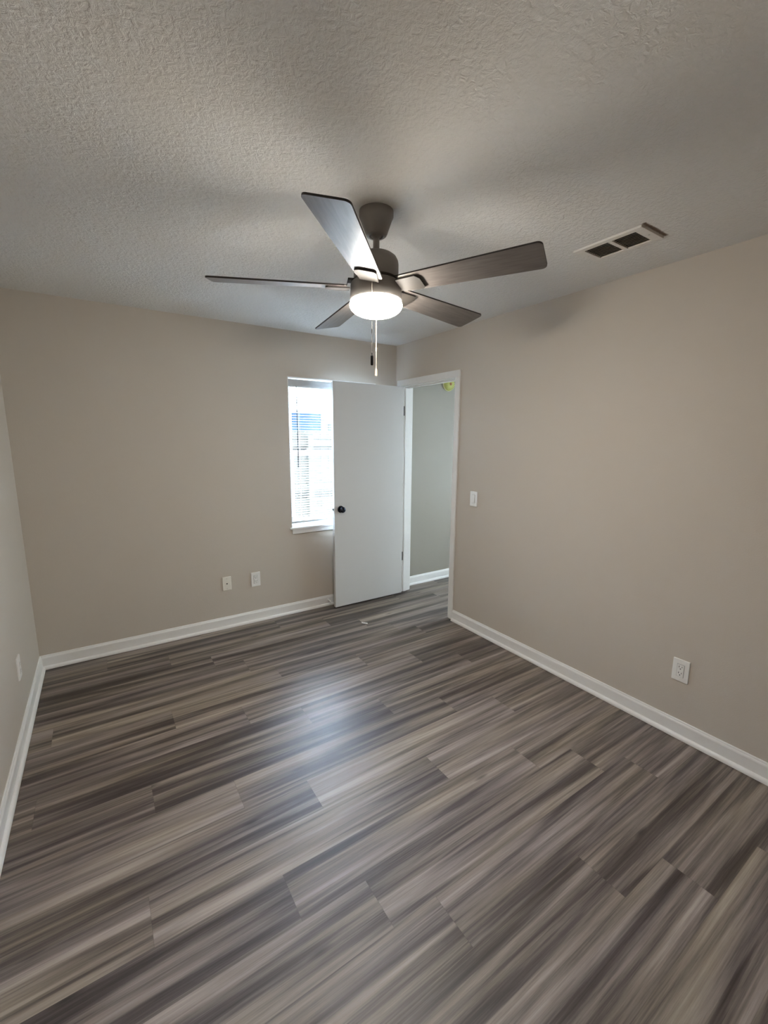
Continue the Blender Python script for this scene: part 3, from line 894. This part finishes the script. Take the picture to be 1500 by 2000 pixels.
def outlet(wall, a, z, label, decora):
    mt = plate_matrix(wall, a, z)
    t = thing('electrical_outlet', label, 'outlet', tuple(mt.translation))
    bm = plate_mesh(.078, .122); bm.transform(mt); link('cover_plate', bm, M_PLATE, t)
    faces = [(0, .017, .033), (0, -.017, .033)] if decora else [(0, .0195, .029), (0, -.0195, .029)]
    if decora:
        bm = bmesh.new(); box(bm, -.0172, .0172, -.0068, -.0060, -.0345, .0345); bm.transform(mt)
        link('reveal_line', bm, M_DARKHOLE, t, label='dark hairline gap')
        bm = bmesh.new(); box(bm, -.0162, .0162, -.0092, -.006, -.0335, .0335, .0012); bm.transform(mt)
        rc = [link('receptacle', bm, M_PLATE, t)] * 2
    else:
        rc = []
        for _, zc, hh in faces:
            bm = bmesh.new()
            prism(bm, round_poly([(-.0165, -.0140), (.0165, -.0140), (.0165, .0140), (-.0165, .0140)], [.010] * 4, 4), .006, .0088)
            bm.transform(mt @ Matrix.Translation((0, 0, zc)) @ Matrix.Rotation(math.radians(90), 4, 'X'))
            rc.append(link('receptacle', bm, M_PLATE, t))
    yf = -.0094 if decora else -.009
    for (_, zc, _), host in zip(faces, rc):
        bm = bmesh.new()
        box(bm, -.0080, -.0054, yf, yf + .001, zc + .000, zc + .0095); box(bm, .0054, .0078, yf, yf + .001, zc + .001, zc + .0085)
        lathe(bm, [(0, 0), (.0028, 0), (.0028, .001), (0, .001)], 12, mat=Matrix.Translation((0, yf + .001, zc - .0065)) @ Matrix.Rotation(math.radians(90), 4, 'X'))
        bm.transform(mt)
        link('slots', bm, M_DARKHOLE, host, label='dark plug slots')
    if decora:
        screw(mt, 0, .050, t, M_PLATE); screw(mt, 0, -.050, t, M_PLATE)
    else:
        screw(mt, 0, 0, t, M_PLATE)
    return t
outlet('right', .8895, .3735, 'white duplex outlet low on the right wall', True)
outlet('back', 1.0265, .3785, 'white duplex outlet on the back wall, right beside the cable plate', True)
outlet('left', 2.829, .360, 'white outlet seen edge on, low on the left wall', False)

mt = plate_matrix('back', .789, .3835)
t = thing('cable_plate', 'cream cable jack plate on the back wall with one dark centre hole', 'wall plate', tuple(mt.translation))
bm = plate_mesh(.070, .115); bm.transform(mt); link('cover_plate', bm, M_PLATE_OLD, t)
bm = bmesh.new(); lathe(bm, [(0, 0), (.0055, 0), (.0055, .004), (.0035, .008), (0, .008)], 6, mat=mt @ Matrix.Translation((0, -.006, 0)) @ Matrix.Rotation(math.radians(90), 4, 'X'))
link('coax_jack', bm, M_DARKHOLE, t, label='dark coaxial jack')
screw(mt, 0, .042, t, M_STEEL); screw(mt, 0, -.042, t, M_STEEL)

mt = plate_matrix('right', 2.4455, 1.0995)
t = thing('light_switch', 'glossy white light switch on the right wall beside the doorway', 'light switch', tuple(mt.translation))
M_GLOSSY = simple('glossy_white_plastic', (0.82, 0.82, 0.80), 0.12)
bm = plate_mesh(.078, .120); bm.transform(mt); link('cover_plate', bm, M_GLOSSY, t)
bm = bmesh.new(); box(bm, -.0172, .0172, -.0068, -.0060, -.0345, .0345); bm.transform(mt)
link('reveal_line', bm, simple('grey_gap', (.25, .25, .24), .6), t, label='grey hairline gap')
bm = bmesh.new(); box(bm, -.0160, .0160, -.0085, -.0060, -.0333, .0333, .001); bm.transform(mt); rk = link('rocker_frame', bm, M_GLOSSY, t)
bm = bmesh.new()
v = [bm.verts.new(q) for q in ((-.0125, -.0085, -.027), (.0125, -.0085, -.027), (.0125, -.0085, .027), (-.0125, -.0085, .027), (-.0125, -.0130, -.026), (.0125, -.0130, -.026), (.0125, -.0090, .026), (-.0125, -.0090, .026))]
for f in ((4, 5, 6, 7), (0, 1, 5, 4), (1, 2, 6, 5), (2, 3, 7, 6), (3, 0, 4, 7)):
    bm.faces.new([v[i] for i in f])
bm.transform(mt); link('rocker', bm, M_GLOSSY, rk)
screw(mt, 0, .050, t, M_GLOSSY); screw(mt, 0, -.050, t, M_GLOSSY)

# ------------------------------------------------------------------ hallway: smoke alarm
mt = Matrix.Translation((3.163, HALL_Y, 2.138)) @ Matrix.Rotation(math.radians(90), 4, 'X')
t = thing('smoke_alarm', 'round yellow green smoke alarm high on the hallway wall', 'smoke alarm', (3.163, HALL_Y, 2.138))
bm = bmesh.new(); lathe(bm, [(0, -.0005), (.071, -.0005), (.072, .004), (.071, .014), (0, .014)], 40, mat=mt)
link('base', bm, simple('pale_yellow_plastic', (0.72, 0.70, 0.42), 0.4), t, smooth=True, label='pale yellow rim')
bm = bmesh.new(); lathe(bm, [(.066, .012), (.068, .020), (.066, .030), (.058, .038), (.045, .043), (.030, .045), (.015, .0455), (0, .0455)], 40, mat=mt)
cov = link('cover', bm, simple('yellow_green_plastic', (0.47, 0.47, 0.13), 0.4, bump=(70, .5, .004)), t, smooth=True, label='yellow green dome cover')
bm = bmesh.new()
for i in range(18):
    a = 2 * math.pi * i / 18
    b2 = bmesh.new(); box(b2, .034, .058, -.0022, .0022, .0385, .0440, .0008); b2.transform(Matrix.Rotation(a, 4, 'Z'))
    me2 = bpy.data.meshes.new('tmp'); b2.to_mesh(me2); b2.free(); bm.from_mesh(me2); bpy.data.meshes.remove(me2)
bm.transform(mt); link('grille', bm, simple('olive_vent_slots', (0.30, 0.31, 0.06), 0.5), cov)
bm = bmesh.new(); lathe(bm, [(0, .044), (.014, .044), (.013, .049), (.006, .050), (0, .050)], 24, mat=mt)
link('test_button', bm, simple('red_brown_button', (0.36, 0.13, 0.05), 0.4), t, smooth=True, label='red brown test button')

# ------------------------------------------------------------------ white scrap on the floor
M_SCRAP = simple('bright_white_plastic', (0.90, 0.90, 0.88), 0.4)
bm = bmesh.new()
for i in range(5):
    bmesh.ops.create_uvsphere(bm, u_segments=14, v_segments=8, radius=.0068, matrix=Matrix.Translation((i * .0105 - .021, 0, .0052)) @ Matrix.Diagonal((1.05, .85, .8, 1)))
box(bm, -.026, .026, -.0035, .0035, .0004, .0045, .001)
bm.transform(Matrix.Translation((1.782, 2.999, 0)) @ Matrix.Rotation(math.radians(-52), 4, 'Z'))
o = link('plastic_scrap', bm, M_SCRAP, None, smooth=True, label='small white knobbly plastic scrap lying on the floor before the door', category='plastic scrap')
